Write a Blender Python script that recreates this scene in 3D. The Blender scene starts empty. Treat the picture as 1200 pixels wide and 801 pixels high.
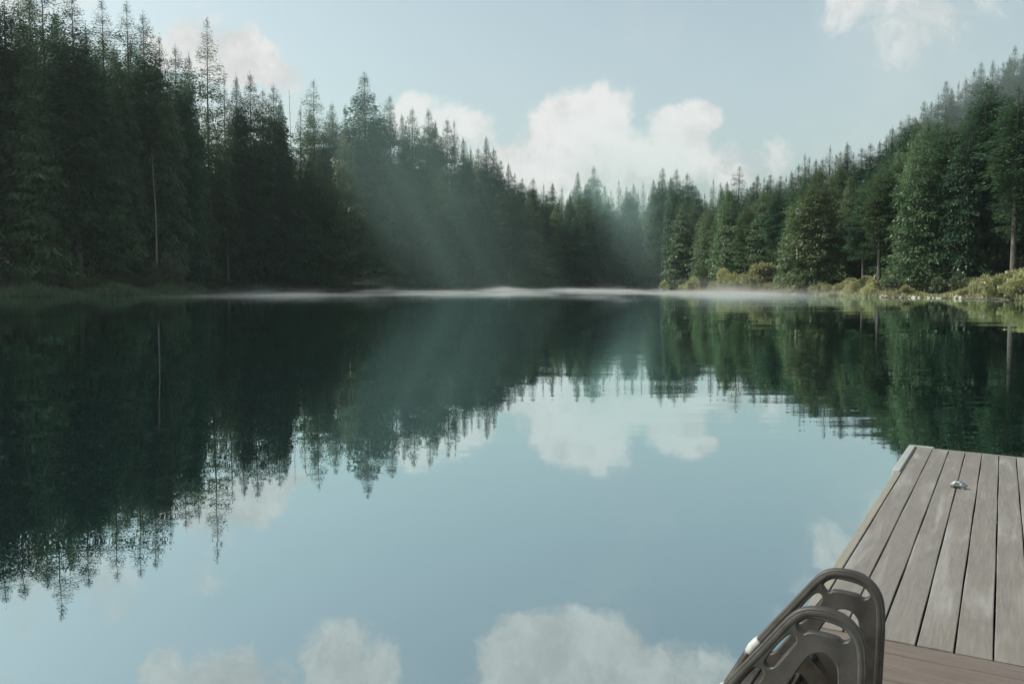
import bpy, bmesh, math, random
import numpy as np
from mathutils import Matrix, Vector, noise as mnoise
R = math.radians
random.seed(7)
sc = bpy.context.scene
col = sc.collection

# ------------------------------------------------------------------ helpers
def link(o, parent=None):
    col.objects.link(o)
    if parent: o.parent = parent
    return o

def tag(o, label=None, cat=None, group=None, kind=None):
    if label: o['label'] = label
    if cat: o['category'] = cat
    if group: o['group'] = group
    if kind: o['kind'] = kind
    return o

def empty(name, loc=(0, 0, 0), mat=None):
    o = bpy.data.objects.new(name, None)
    o.empty_display_size = 0.2
    col.objects.link(o)
    if mat is not None: o.matrix_world = mat
    else: o.location = loc
    return o

def mesh_np(name, verts, faces, mats, smooth=False):
    """verts (n,3); faces list of int arrays (k,3) or (k,4)"""
    me = bpy.data.meshes.new(name)
    fl = [f for f in faces if len(f)]
    loops = np.concatenate([f.reshape(-1) for f in fl])
    tot = np.concatenate([np.full(len(f), f.shape[1]) for f in fl])
    start = np.concatenate([[0], np.cumsum(tot)[:-1]])
    me.vertices.add(len(verts)); me.vertices.foreach_set('co', np.asarray(verts, dtype=np.float32).reshape(-1))
    me.loops.add(len(loops)); me.loops.foreach_set('vertex_index', loops.astype(np.int32))
    me.polygons.add(len(tot)); me.polygons.foreach_set('loop_start', start.astype(np.int32))
    me.polygons.foreach_set('loop_total', tot.astype(np.int32))
    if smooth: me.polygons.foreach_set('use_smooth', np.ones(len(tot), dtype=bool))
    for m in (mats if isinstance(mats, (list, tuple)) else [mats]): me.materials.append(m)
    me.update(calc_edges=True); me.validate()
    return me

def bm_obj(name, bm, mat, parent=None, smooth=False, bevel=0):
    me = bpy.data.meshes.new(name)
    bmesh.ops.recalc_face_normals(bm, faces=bm.faces)
    if smooth:
        for f in bm.faces: f.smooth = True
    bm.to_mesh(me); bm.free()
    me.materials.append(mat)
    o = bpy.data.objects.new(name, me)
    if bevel:
        m = o.modifiers.new('bevel', 'BEVEL'); m.width = bevel; m.segments = 2; m.limit_method = 'ANGLE'
        m.angle_limit = R(40)
    return link(o, parent)

def add_box(bm, x0, x1, y0, y1, z0, z1):
    v = [bm.verts.new(p) for p in ((x0,y0,z0),(x1,y0,z0),(x1,y1,z0),(x0,y1,z0),(x0,y0,z1),(x1,y0,z1),(x1,y1,z1),(x0,y1,z1))]
    for q in ((0,3,2,1),(4,5,6,7),(0,1,5,4),(1,2,6,5),(2,3,7,6),(3,0,4,7)):
        bm.faces.new([v[i] for i in q])
    return v

def add_tube(bm, pts, rad, n=10, cap=True):
    pts = [Vector(p) for p in pts]
    rings = []
    for i, p in enumerate(pts):
        a = pts[max(i-1, 0)]; b = pts[min(i+1, len(pts)-1)]
        d = (b - a).normalized()
        u = d.cross(Vector((0, 1, 0)));
        if u.length < .15: u = d.cross(Vector((1, 0, 0)))
        u.normalize(); w = d.cross(u)
        r = rad[i] if isinstance(rad, (list, tuple)) else rad
        rings.append([bm.verts.new(p + (u*math.cos(t) + w*math.sin(t))*r) for t in [2*math.pi*k/n for k in range(n)]])
    for a, b in zip(rings, rings[1:]):
        for k in range(n):
            bm.faces.new([a[k], a[(k+1) % n], b[(k+1) % n], b[k]])
    if cap:
        bm.faces.new(rings[0]); bm.faces.new(rings[-1][::-1])

# ------------------------------------------------------------------ materials
class NT:
    def __init__(s, tree): s.t = tree; s.n = tree.nodes; s.l = tree.links
    def node(s, typ, **kw):
        n = s.n.new(typ)
        for k, v in kw.items():
            if k == 'ins':
                for a, b in v.items():
                    if hasattr(b, 'is_output') or isinstance(b, bpy.types.NodeSocket): s.l.new(b, n.inputs[a])
                    else: n.inputs[a].default_value = b
            else: setattr(n, k, v)
        return n
    def math(s, op, a, b=None, c=None, clamp=False):
        n = s.n.new('ShaderNodeMath'); n.operation = op; n.use_clamp = clamp
        for i, x in enumerate((a, b, c)):
            if x is None: continue
            if isinstance(x, bpy.types.NodeSocket): s.l.new(x, n.inputs[i])
            else: n.inputs[i].default_value = x
        return n.outputs[0]
    def mix(s, f, a, b, typ='MIX'):
        n = s.n.new('ShaderNodeMix'); n.data_type = 'RGBA'; n.blend_type = typ
        for sock, x in ((n.inputs[0], f), (n.inputs[6], a), (n.inputs[7], b)):
            if isinstance(x, bpy.types.NodeSocket): s.l.new(x, sock)
            elif isinstance(x, (int, float)): sock.default_value = x
            else: sock.default_value = (*x[:3], 1)
        return n.outputs[2]
    def ramp(s, f, stops, interp='LINEAR'):
        n = s.n.new('ShaderNodeValToRGB'); n.color_ramp.interpolation = interp
        e = n.color_ramp.elements
        while len(e) < len(stops): e.new(0.5)
        for k, (p, c) in enumerate(stops):
            e[k].position = p; e[k].color = (*c, 1) if not isinstance(c, (int, float)) else (c, c, c, 1)
        s.l.new(f, n.inputs[0]); return n.outputs[0]
    def mapr(s, v, a, b, c=0., d=1., smooth=True):
        n = s.n.new('ShaderNodeMapRange'); n.interpolation_type = 'SMOOTHSTEP' if smooth else 'LINEAR'
        s.l.new(v, n.inputs[0])
        for i, x in enumerate((a, b, c, d)): n.inputs[i+1].default_value = x
        return n.outputs[0]

def new_mat(name):
    m = bpy.data.materials.new(name); m.use_nodes = True
    m.node_tree.nodes.clear()
    return m, NT(m.node_tree)

def out(nt, surf=None, vol=None):
    o = nt.node('ShaderNodeOutputMaterial')
    if surf: nt.l.new(surf, o.inputs['Surface'])
    if vol: nt.l.new(vol, o.inputs['Volume'])

def foliage_mat(name, c1, c2, trans=0.35, tint=(0.10, 0.11, 0.04)):
    m, nt = new_mat(name)
    geo = nt.node('ShaderNodeNewGeometry'); oi = nt.node('ShaderNodeObjectInfo')
    tc = nt.node('ShaderNodeTexCoord')
    nz = nt.node('ShaderNodeTexNoise', ins={'Vector': tc.outputs['Object'], 'Scale': 0.45, 'Detail': 3.0})
    f = nt.math('ADD', nt.math('MULTIPLY', geo.outputs['Random Per Island'], 0.55), nt.math('MULTIPLY', nz.outputs[0], 0.5), clamp=True)
    c = nt.mix(f, c1, c2)
    c = nt.mix(nt.mapr(oi.outputs['Random'], .55, 1., 0, .55), c, tint)
    hsv = nt.node('ShaderNodeHueSaturation', ins={'Color': c, 'Value': nt.mapr(nt.math('FRACT', nt.math('MULTIPLY', oi.outputs['Random'], 7.3)), 0, 1, .75, 1.25, False)})
    d = nt.node('ShaderNodeBsdfDiffuse', ins={'Color': hsv.outputs[0]})
    t = nt.node('ShaderNodeBsdfTranslucent', ins={'Color': hsv.outputs[0]})
    g = nt.node('ShaderNodeBsdfGlossy', ins={'Color': (1, 1, 1, 1), 'Roughness': .45})
    mx = nt.node('ShaderNodeMixShader', ins={0: trans, 1: d.outputs[0], 2: t.outputs[0]})
    mx2 = nt.node('ShaderNodeMixShader', ins={0: .035, 1: mx.outputs[0], 2: g.outputs[0]})
    out(nt, mx2.outputs[0]); return m

M = {}
M['fir'] = foliage_mat('fir_foliage', (0.017, 0.052, 0.030), (0.048, 0.108, 0.050), .42, (.085, .125, .045))
M['cedar'] = foliage_mat('cedar_foliage', (0.034, 0.08, 0.034), (0.10, 0.165, 0.066), .45, (0.135, 0.165, 0.065))
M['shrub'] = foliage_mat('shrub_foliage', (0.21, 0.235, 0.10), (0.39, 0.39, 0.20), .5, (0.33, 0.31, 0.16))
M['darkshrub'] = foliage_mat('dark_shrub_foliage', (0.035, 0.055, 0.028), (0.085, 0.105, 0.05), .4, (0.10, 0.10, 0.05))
M['reed'] = foliage_mat('reed_foliage', (0.06, 0.10, 0.045), (0.12, 0.16, 0.07), .4, (0.1, 0.12, 0.05))

def bark_mat(name, a, b):
    m, nt = new_mat(name)
    tc = nt.node('ShaderNodeTexCoord')
    mp = nt.node('ShaderNodeMapping', ins={'Vector': tc.outputs['Object'], 'Scale': (4, 4, .6)})
    nz = nt.node('ShaderNodeTexNoise', ins={'Vector': mp.outputs[0], 'Scale': 2.0, 'Detail': 6.0})
    c = nt.ramp(nz.outputs[0], [(.3, a), (.7, b)])
    bp = nt.node('ShaderNodeBump', ins={'Height': nz.outputs[0], 'Strength': .6, 'Distance': .1})
    p = nt.node('ShaderNodeBsdfPrincipled', ins={'Base Color': c, 'Roughness': .9, 'Normal': bp.outputs[0]})
    out(nt, p.outputs[0]); return m
M['bark'] = bark_mat('bark', (0.04, 0.035, 0.03), (0.10, 0.088, 0.075))
M['pale_bark'] = bark_mat('pale_bark', (0.14, 0.13, 0.11), (0.27, 0.25, 0.22))
M['rock'] = bark_mat('rock', (0.22, 0.20, 0.17), (0.42, 0.39, 0.33))

# ground
m, nt = new_mat('forest_floor')
tc = nt.node('ShaderNodeTexCoord')
nz = nt.node('ShaderNodeTexNoise', ins={'Vector': tc.outputs['Object'], 'Scale': .8, 'Detail': 8.0})
nz2 = nt.node('ShaderNodeTexNoise', ins={'Vector': tc.outputs['Object'], 'Scale': .12, 'Detail': 4.0})
c = nt.ramp(nz.outputs[0], [(.3, (0.035, 0.04, 0.02)), (.55, (0.06, 0.065, 0.03)), (.75, (0.11, 0.095, 0.06))])
c = nt.mix(nz2.outputs[0], c, (0.045, 0.06, 0.028))
bp = nt.node('ShaderNodeBump', ins={'Height': nz.outputs[0], 'Strength': .8, 'Distance': .3})
p = nt.node('ShaderNodeBsdfPrincipled', ins={'Base Color': c, 'Roughness': .95, 'Normal': bp.outputs[0]})
out(nt, p.outputs[0]); M['ground'] = m

# water
m, nt = new_mat('lake_water')
tc = nt.node('ShaderNodeTexCoord')
def wave(scale, stretch, rot, detail=2.0):
    mp = nt.node('ShaderNodeMapping', ins={'Vector': tc.outputs['Object'], 'Scale': stretch, 'Rotation': (0, 0, rot)})
    return nt.node('ShaderNodeTexNoise', ins={'Vector': mp.outputs[0], 'Scale': scale, 'Detail': detail, 'Roughness': .45}).outputs[0]
w1 = wave(1.55, (.32, 1., 1.), R(4))       # long low ripples
w2 = wave(.35, (.6, 1., 1.), R(-15), 1.)     # slow swell
w3 = wave(6.0, (.5, 1., 1.), R(12))          # fine
patch = nt.mapr(wave(.07, (.45, 1., 1.), R(8), 2.), .45, .62)
h = nt.math('ADD', nt.math('MULTIPLY', w1, nt.math('ADD', nt.math('MULTIPLY', patch, .008), .0011)), nt.math('MULTIPLY', w2, .011))
h = nt.math('ADD', h, nt.math('MULTIPLY', w3, nt.math('MULTIPLY', patch, .0005)))
bp = nt.node('ShaderNodeBump', ins={'Height': h, 'Strength': 1.0, 'Distance': 1.0})
fr = nt.node('ShaderNodeFresnel', ins={'IOR': 2.1, 'Normal': bp.outputs[0]})
fac = nt.mapr(fr.outputs[0], .12, .80, .56, .99, False)
gl = nt.node('ShaderNodeBsdfGlossy', ins={'Color': (.84, .975, .98, 1), 'Roughness': .0, 'Normal': bp.outputs[0]})
df = nt.node('ShaderNodeBsdfDiffuse', ins={'Color': (.002, .009, .010, 1)})
mx = nt.node('ShaderNodeMixShader', ins={0: fac, 1: df.outputs[0], 2: gl.outputs[0]})
out(nt, mx.outputs[0]); M['water'] = m

def deck_mat(name, base, dark, pale, along, streak=1.0, band=0.15):
    """weathered composite boards; `along` = axis index of the board length in object space"""
    m, nt = new_mat(name)
    tc = nt.node('ShaderNodeTexCoord'); geo = nt.node('ShaderNodeNewGeometry')
    sx = (1, .05, 1) if along == 1 else (.05, 1, 1)
    off = nt.node('ShaderNodeCombineXYZ', ins={2: nt.math('MULTIPLY', geo.outputs['Random Per Island'], 37.)})
    v = nt.node('ShaderNodeVectorMath', operation='ADD', ins={0: tc.outputs['Object'], 1: off.outputs[0]}).outputs[0]
    g = nt.node('ShaderNodeMapping', ins={'Vector': v, 'Scale': sx})
    grain = nt.node('ShaderNodeTexNoise', ins={'Vector': g.outputs[0], 'Scale': 90., 'Detail': 6.0, 'Roughness': .7})
    s2 = (1, .09, 1) if along == 1 else (.09, 1, 1)
    g2 = nt.node('ShaderNodeMapping', ins={'Vector': v, 'Scale': s2})
    stain = nt.node('ShaderNodeTexNoise', ins={'Vector': g2.outputs[0], 'Scale': 9., 'Detail': 5.0, 'Distortion': .6})
    blot = nt.node('ShaderNodeTexNoise', ins={'Vector': v, 'Scale': 2.3, 'Detail': 7.0, 'Roughness': .65})
    c = nt.mix(nt.mapr(grain.outputs[0], .3, .7), dark, base)
    c = nt.mix(nt.math('MULTIPLY', nt.mapr(stain.outputs[0], .48, .74), .42*streak), c, pale)
    c = nt.mix(nt.math('MULTIPLY', nt.mapr(blot.outputs[0], .5, .72), .6), c, dark)
    c = nt.mix(nt.math('MULTIPLY', geo.outputs['Random Per Island'], .22), c, dark)
    vo = nt.node('ShaderNodeTexVoronoi', ins={'Vector': v, 'Scale': 6.5, 'Randomness': 1.0})
    wn = nt.node('ShaderNodeTexNoise', ins={'Vector': v, 'Scale': 60., 'Detail': 2.0})
    spot = nt.mapr(nt.math('ADD', vo.outputs['Distance'], nt.math('MULTIPLY', wn.outputs[0], .1)), .085, .12, .65, 0.)
    c = nt.mix(spot, c, (0.09, 0.075, 0.06))
    rough = nt.mapr(stain.outputs[0], .35, .7, .34, .62)
    bp = nt.node('ShaderNodeBump', ins={'Height': grain.outputs[0], 'Strength': .35, 'Distance': .002})
    p = nt.node('ShaderNodeBsdfPrincipled', ins={'Base Color': c, 'Roughness': rough, 'Normal': bp.outputs[0]})
    out(nt, p.outputs[0]); return m
M['deck'] = deck_mat('grey_deck_boards', (0.178, 0.161, 0.142), (0.120, 0.107, 0.094), (0.31, 0.335, 0.345), 1, 1.15)
M['brown_deck'] = deck_mat('brown_deck_boards', (0.135, 0.108, 0.088), (0.085, 0.066, 0.054), (0.20, 0.19, 0.175), 0, .5)
M['fascia'] = deck_mat('tan_fascia', (0.23, 0.215, 0.175), (0.17, 0.16, 0.13), (0.30, 0.30, 0.27), 1, .5)

def plain(name, c, rough, metal=0., nscale=20., amt=.25, bump=.2, spec=.5):
    m, nt = new_mat(name)
    tc = nt.node('ShaderNodeTexCoord')
    nz = nt.node('ShaderNodeTexNoise', ins={'Vector': tc.outputs['Object'], 'Scale': nscale, 'Detail': 6.0, 'Roughness': .65})
    nf = nt.node('ShaderNodeTexNoise', ins={'Vector': tc.outputs['Object'], 'Scale': nscale*25, 'Detail': 2.0})
    dk = tuple(x*(1-amt) for x in c); lt = tuple(min(1, x*(1+amt)) for x in c)
    cc = nt.mix(nt.mapr(nz.outputs[0], .3, .7), dk, lt)
    rr = nt.mapr(nz.outputs[0], .3, .7, rough*.85, min(1, rough*1.2))
    bp = nt.node('ShaderNodeBump', ins={'Height': nf.outputs[0], 'Strength': bump, 'Distance': .001})
    p = nt.node('ShaderNodeBsdfPrincipled', ins={'Base Color': cc, 'Roughness': rr, 'Metallic': metal, 'Normal': bp.outputs[0], 'Specular IOR Level': spec})
    out(nt, p.outputs[0]); return m
M['trim'] = plain('pale_corner_trim', (0.25, 0.265, 0.26), .45, 0.0, 15, .15)
M['rail'] = plain('charcoal_plastic', (0.034, 0.029, 0.0245), .45, 0., 14, .3, .5)
M['cap'] = plain('white_joint', (0.33, 0.34, 0.33), .4, 0., 30, .1)
M['float'] = plain('black_float', (0.03, 0.03, 0.032), .6)
M['metal'] = plain('cast_metal', (0.24, 0.25, 0.26), .35, .85, 60, .2)
M['darkmetal'] = plain('dark_metal', (0.05, 0.055, 0.06), .4, .6, 60, .2)
M['side_shade'] = plain('painted_side_shade', (0.16, 0.18, 0.17), .2, 0., 60, .1)

# ------------------------------------------------------------------ camera
F = 1082.0; HR = 331.0; CH = 1.70
pitch = math.atan((400.5-HR)/F)
cam_d = bpy.data.cameras.new('camera'); cam = bpy.data.objects.new('camera', cam_d); col.objects.link(cam)
cam_d.sensor_width = 36; cam_d.lens = 36*F/1200; cam_d.clip_start = .05; cam_d.clip_end = 5000
cam.location = (0, 0, CH); cam.rotation_euler = (math.pi/2 - pitch, 0, 0)
sc.camera = cam
cp, sp = math.cos(pitch), math.sin(pitch)
FW = np.array([0, cp, -sp]); UP = np.array([0, sp, cp]); RT = np.array([1., 0, 0])
def at(px, row, Y):
    d = FW + RT*(px-600)/F - UP*(row-400.5)/F
    s = Y/d[1]
    return np.array([0, 0, CH]) + d*s
def to_px(p):
    q = np.asarray(p, float) - np.array([0, 0, CH])
    z = q@FW
    return 600 + F*(q@RT)/z, 400.5 - F*(q@UP)/z

# ------------------------------------------------------------------ terrain
def shp(px, Y): return ((px-600)/F*Y, Y)
LAKE = [(-75, -14), (-95, 20), (-88, 62), shp(-260, 92), shp(-60, 106), shp(40, 113), shp(120, 119), shp(200, 128), shp(228, 138),
        shp(238, 166), shp(300, 180), shp(400, 196), shp(470, 208), shp(560, 218), shp(640, 226), shp(702, 236),
        shp(722, 262), shp(740, 276), shp(762, 272), shp(772, 246), shp(786, 214), shp(815, 184), shp(850, 163), shp(900, 146), shp(945, 131), shp(985, 116),
        shp(1020, 107), shp(1080, 103), shp(1130, 98), shp(1170, 92), shp(1230, 84), shp(1330, 72), (56, 45), (52, 10), (40, -14)]
LP = np.array(LAKE)
def sdist(x, y):
    x = np.asarray(x, float); y = np.asarray(y, float)
    best = np.full(x.shape, 1e9); inside = np.zeros(x.shape, bool)
    n = len(LP)
    for i in range(n):
        ax, ay = LP[i]; bx, by = LP[(i+1) % n]
        dx, dy = bx-ax, by-ay
        t = np.clip(((x-ax)*dx+(y-ay)*dy)/(dx*dx+dy*dy), 0, 1)
        best = np.minimum(best, np.hypot(x-ax-t*dx, y-ay-t*dy))
        cond = ((ay > y) != (by > y))
        xi = ax + (y-ay)*dx/np.where(abs(dy) < 1e-9, 1e-9, dy)
        inside ^= cond & (x < xi)
    return np.where(inside, -best, best)
def height(x, y):
    x = np.asarray(x, float); y = np.asarray(y, float)
    sd = sdist(x, y)
    az = x/np.maximum(np.hypot(x, y), 1.)
    yy = np.maximum(y, 1.)
    u = x/yy                      # horizontal direction seen from the jetty
    sl = np.interp(u, [-.7, -.35, -.12, .02, .1, .16, .22, .32, .45, .6, .9], [.30, .26, .20, .12, .05, .04, .08, .20, .36, .44, .45])
    sl = np.where(y < 40, .12, sl)
    d = np.maximum(sd-7, 0)
    capv = 62.
    hill = capv*(1-np.exp(-d*sl/capv))
    rough = .35*np.sin(x*.31+1.3*np.sin(y*.17))*np.cos(y*.27) + .2*np.sin(x*.9+y*.7)
    z = np.where(sd < 0, np.maximum(-2.5, sd*.35), .28*(1-np.exp(-np.maximum(sd, 0)/.5)) + np.minimum(np.maximum(sd, 0), 7)*.09 + hill + rough*np.clip(sd/8, 0, 1))
    return z

xs = np.concatenate([np.linspace(-1500, -220, 18), np.arange(-210, 215, 2.5), np.linspace(225, 1500, 18)])
ys = np.concatenate([np.linspace(-600, -30, 12), np.arange(-25, 60, 6.), np.arange(60, 340, 2.5), np.linspace(350, 2500, 26)])
gx, gy = np.meshgrid(xs, ys)
gz = height(gx, gy)
nx_, ny_ = len(xs), len(ys)
idx = np.arange(nx_*ny_).reshape(ny_, nx_)
quads = np.stack([idx[:-1, :-1], idx[:-1, 1:], idx[1:, 1:], idx[1:, :-1]], -1).reshape(-1, 4)
g = link(bpy.data.objects.new('ground', mesh_np('ground', np.stack([gx, gy, gz], -1).reshape(-1, 3), [quads], M['ground'], True)))
tag(g, kind='structure')

bm = bmesh.new()
v = [bm.verts.new(p) for p in ((-420, -120, 0), (420, -120, 0), (420, 420, 0), (-420, 420, 0))]
bm.faces.new(v)
w = bm_obj('water', bm, M['water']); tag(w, kind='structure')

# ------------------------------------------------------------------ conifer prototypes (unit: metres, ~30 m tall)
def kites(base, d, length, width, roll):
    """base,d (n,3); builds kite quads"""
    n = len(base)
    up = np.tile([0, 0, 1.], (n, 1))
    side = np.cross(d, up); side /= np.linalg.norm(side, axis=1, keepdims=True)+1e-6
    nrm = np.cross(side, d)
    side = side*np.cos(roll)[:, None] + nrm*np.sin(roll)[:, None]
    a = base; b = base + d*(length*.45)[:, None] + side*(width*.5)[:, None]
    c = base + d*length[:, None]; e = base + d*(length*.45)[:, None] - side*(width*.5)[:, None]
    V = np.stack([a, b, c, e], 1).reshape(-1, 3)
    Fq = np.arange(4*n).reshape(n, 4)
    return V, Fq

def conifer(seed, H=30., maxr=4., prof=None, nb=260, droop=.25, low=.05, sprays=44, sl=.75, sw=.34, gap=.0, hang=.35, upturn=0.):
    sprays = int(sprays*1.9); sl *= .70; sw *= .62
    rg = np.random.default_rng(seed)
    # trunk
    seg = 12; n = 8
    ts = np.linspace(0, 1, seg)
    bend = rg.normal(0, .12, 2)
    cx = bend[0]*np.sin(ts*2.5); cy = bend[1]*np.sin(ts*3.1)
    rad = (.0105*H)*(1-ts)**1.05 + .015
    rad[0] *= 1.3
    ang = np.linspace(0, 2*np.pi, n, endpoint=False)
    TV = np.stack([cx[:, None]+rad[:, None]*np.cos(ang), cy[:, None]+rad[:, None]*np.sin(ang), np.repeat((ts*H*.985)[:, None], n, 1)], -1).reshape(-1, 3)
    TV[:n, 2] = -1.2
    I = np.arange(seg*n).reshape(seg, n)
    TF = np.stack([I[:-1], np.roll(I, -1, 1)[:-1], np.roll(I, -1, 1)[1:], I[1:]], -1).reshape(-1, 4)
    # branches
    t = np.sort(low + (.985-low)*rg.uniform(0, 1, nb)**.72)
    # whorl-like grouping near the top
    az = np.arange(nb)*2.39996 + rg.normal(0, .35, nb)
    base_r = prof(t)*maxr
    L = base_r*rg.uniform(.72, 1.12, nb)*(1+.22*np.sin(az*1.0+seed)+.14*np.sin(az*2+t*25+seed*2))
    if gap > 0:
        keep = np.sin(t*61+az*1.7+seed*3)+rg.normal(0, .6, nb) > -1.2+gap*2
        t, az, L = t[keep], az[keep], L[keep]
    nb = len(t)
    BV = []; BF = []; cnt = 0
    elev = np.interp(t, [0, .5, .85, 1.], [-droop*1.3, -droop*.6, .12, .45]) + rg.normal(0, .1, nb)
    SV = []; SD = []; SL = []; SW = []; SR = []
    for i in range(nb):
        ns = max(9, int(sprays*(L[i]/maxr)**.85))
        s = rg.random(ns)**.75
        h = np.array([math.cos(az[i]), math.sin(az[i]), 0])
        perp = np.array([-h[1], h[0], 0])
        r = s*L[i]
        z = t[i]*H + r*math.tan(elev[i]) - droop*.55*r*r/max(L[i], .5)*.6 + upturn*r*s*s
        spread = (.10+.26*np.sin(np.pi*np.clip(s, 0, 1)**.8))*L[i]
        lat = rg.uniform(-1, 1, ns)*spread
        P = h*r[:, None] + perp*lat[:, None]; P[:, 2] = z + rg.normal(0, .27, ns) - np.abs(lat)*.22
        px_, py_ = np.interp(t[i], ts, cx), np.interp(t[i], ts, cy); P[:, 0] += px_; P[:, 1] += py_
        sg = np.sign(lat+1e-6)
        D = h*(rg.uniform(.35, 1., ns))[:, None] + perp*(sg*rg.uniform(.1, .8, ns))[:, None]
        D[:, 2] = -hang*rg.uniform(.2, 1.6, ns) + math.tan(elev[i])*.3
        D /= np.linalg.norm(D, axis=1, keepdims=True)
        k = np.clip(L[i]/maxr*1.3, .34, 1.1)
        SV.append(P); SD.append(D); SL.append(sl*k*rg.uniform(.6, 1.35, ns)); SW.append(sw*k*rg.uniform(.6, 1.3, ns)); SR.append(rg.uniform(-.9, .9, ns))
    # leader tuft
    ns = 14
    zt = rg.uniform(.93, 1.0, ns); a = rg.uniform(0, 6.28, ns)
    P = np.stack([0*a, 0*a, zt*H], -1); P[:, 0] += cx[-1]; P[:, 1] += cy[-1]
    D = np.stack([np.cos(a), np.sin(a), rg.uniform(.8, 3.2, ns)], -1); D /= np.linalg.norm(D, axis=1, keepdims=True)
    SV.append(P); SD.append(D); SL.append(np.full(ns, .38)*(1.25-(zt-.93)*8)); SW.append(np.full(ns, .08)); SR.append(rg.uniform(-1, 1, ns))
    V, Q = kites(np.concatenate(SV), np.concatenate(SD), np.concatenate(SL), np.concatenate(SW), np.concatenate(SR))
    # limbs into the trunk mesh (thin 3-sided)
    LV = []; LF = []; c0 = len(TV)
    for i in range(0, nb):
        b = np.array([np.interp(t[i], ts, cx), np.interp(t[i], ts, cy), t[i]*H])
        h = np.array([math.cos(az[i]), math.sin(az[i]), 0]); pr = np.array([-h[1], h[0], 0])
        r0 = .05*(1-t[i])+.015; r = L[i]*.9
        mid = b + h*r*.5; mid[2] += r*.5*math.tan(elev[i]) - droop*.33*.25*r
        end = b + h*r; end[2] += r*math.tan(elev[i]) - droop*.33*r + upturn*r*.6
        for p0, rr in ((b, r0), (mid, r0*.6), (end, .008)):
            LV += [p0+pr*rr, p0-pr*rr*.6+np.array([0, 0, rr]), p0-pr*rr*.6-np.array([0, 0, rr])]
        for s_ in (0, 3):
            for k in range(3):
                LF.append([c0+s_+k, c0+s_+(k+1) % 3, c0+s_+3+(k+1) % 3, c0+s_+3+k])
        c0 += 9
    TV = np.concatenate([TV, np.array(LV)]); TF = np.concatenate([TF, np.array(LF)])
    return TV, TF, V, Q

prof_fir = lambda t: np.interp(t, [0, .12, .3, .6, .8, .92, 1], [.75, 1., .98, .82, .56, .27, .015])
prof_cone = lambda t: np.interp(t, [0, .05, .3, .6, .8, .92, 1], [1., 1., .90, .68, .44, .22, .015])
prof_col = lambda t: np.interp(t, [0, .2, .5, .75, .9, 1], [.7, .95, 1., .82, .48, .05])
prof_top = lambda t: np.interp(t, [0, .4, .6, .75, .9, 1], [.3, .75, 1., .9, .5, .1])
SPEC = {
 'fir_a': dict(seed=1, maxr=4.0, prof=prof_fir, nb=400, droop=.22, low=.10),
 'fir_b': dict(seed=2, maxr=3.6, prof=prof_fir, nb=380, droop=.12, low=.14, gap=.12),
 'hemlock': dict(seed=3, maxr=3.6, prof=prof_cone, nb=420, droop=.42, low=.05, hang=.7),
 'cedar_a': dict(seed=4, maxr=4.6, prof=prof_cone, nb=360, droop=.55, low=.01, hang=1.0, sl=.85, sprays=56, upturn=.25),
 'cedar_b': dict(seed=5, maxr=4.2, prof=prof_cone, nb=330, droop=.5, low=.02, hang=1.1, sl=.9, sw=.4, sprays=52, upturn=.2),
 'fir_open': dict(seed=6, maxr=4.0, prof=prof_fir, nb=250, droop=.10, low=.22, gap=.25, sprays=34, hang=.25, sw=.28),
 'fir_col': dict(seed=8, maxr=3.3, prof=prof_col, nb=340, droop=.2, low=.3, gap=.15, sprays=42),
 'fir_high': dict(seed=9, maxr=3.8, prof=prof_top, nb=260, droop=.15, low=.27, gap=.2, sprays=40),
 'spire': dict(seed=10, maxr=2.7, prof=prof_cone, nb=260, droop=.3, low=.08, hang=.5, sprays=30, sl=.6, sw=.3),
 'hemlock_b': dict(seed=11, maxr=3.9, prof=prof_fir, nb=300, droop=.5, low=.06, hang=.8, upturn=.1),
}
PROTO = {}
for k, s in SPEC.items():
    TV, TF, V, Q = conifer(**s)
    fm = M['cedar'] if k.startswith('cedar') else M['fir']
    PROTO[k] = (mesh_np('trunk', TV, [TF], M['bark'], True), mesh_np('crown', V, [Q], fm))

NTREE = [0]
TREES = []
def shore_at(px, row, D, lim=2.5):
    p = at(px, row, D)
    while float(sdist(p[0], D)) < lim:
        D += 2.; p = at(px, row, D)
    return p, D
def tree(x, y, top, kind, name, label, group=None, wide=1., base=None):
    z0 = float(height(x, y)) if base is None else base
    h = max(6., top - z0)
    e = bpy.data.objects.new(name, None); e.location = (x, y, z0); e.empty_display_size = .5
    e.rotation_euler = (0, 0, random.uniform(0, 6.28))
    s = h/30.
    wd = wide*(.5*s+.58)*random.uniform(.92, 1.1)
    e.scale = (wd, wd, s)
    col.objects.link(e)
    for nm, me in zip(('trunk', 'crown'), PROTO[kind]):
        o = bpy.data.objects.new(nm, me); col.objects.link(o); o.parent = e
    tag(e, label, 'tree', group)
    TREES.append((x, y, top)); NTREE[0] += 1
    return e

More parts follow.
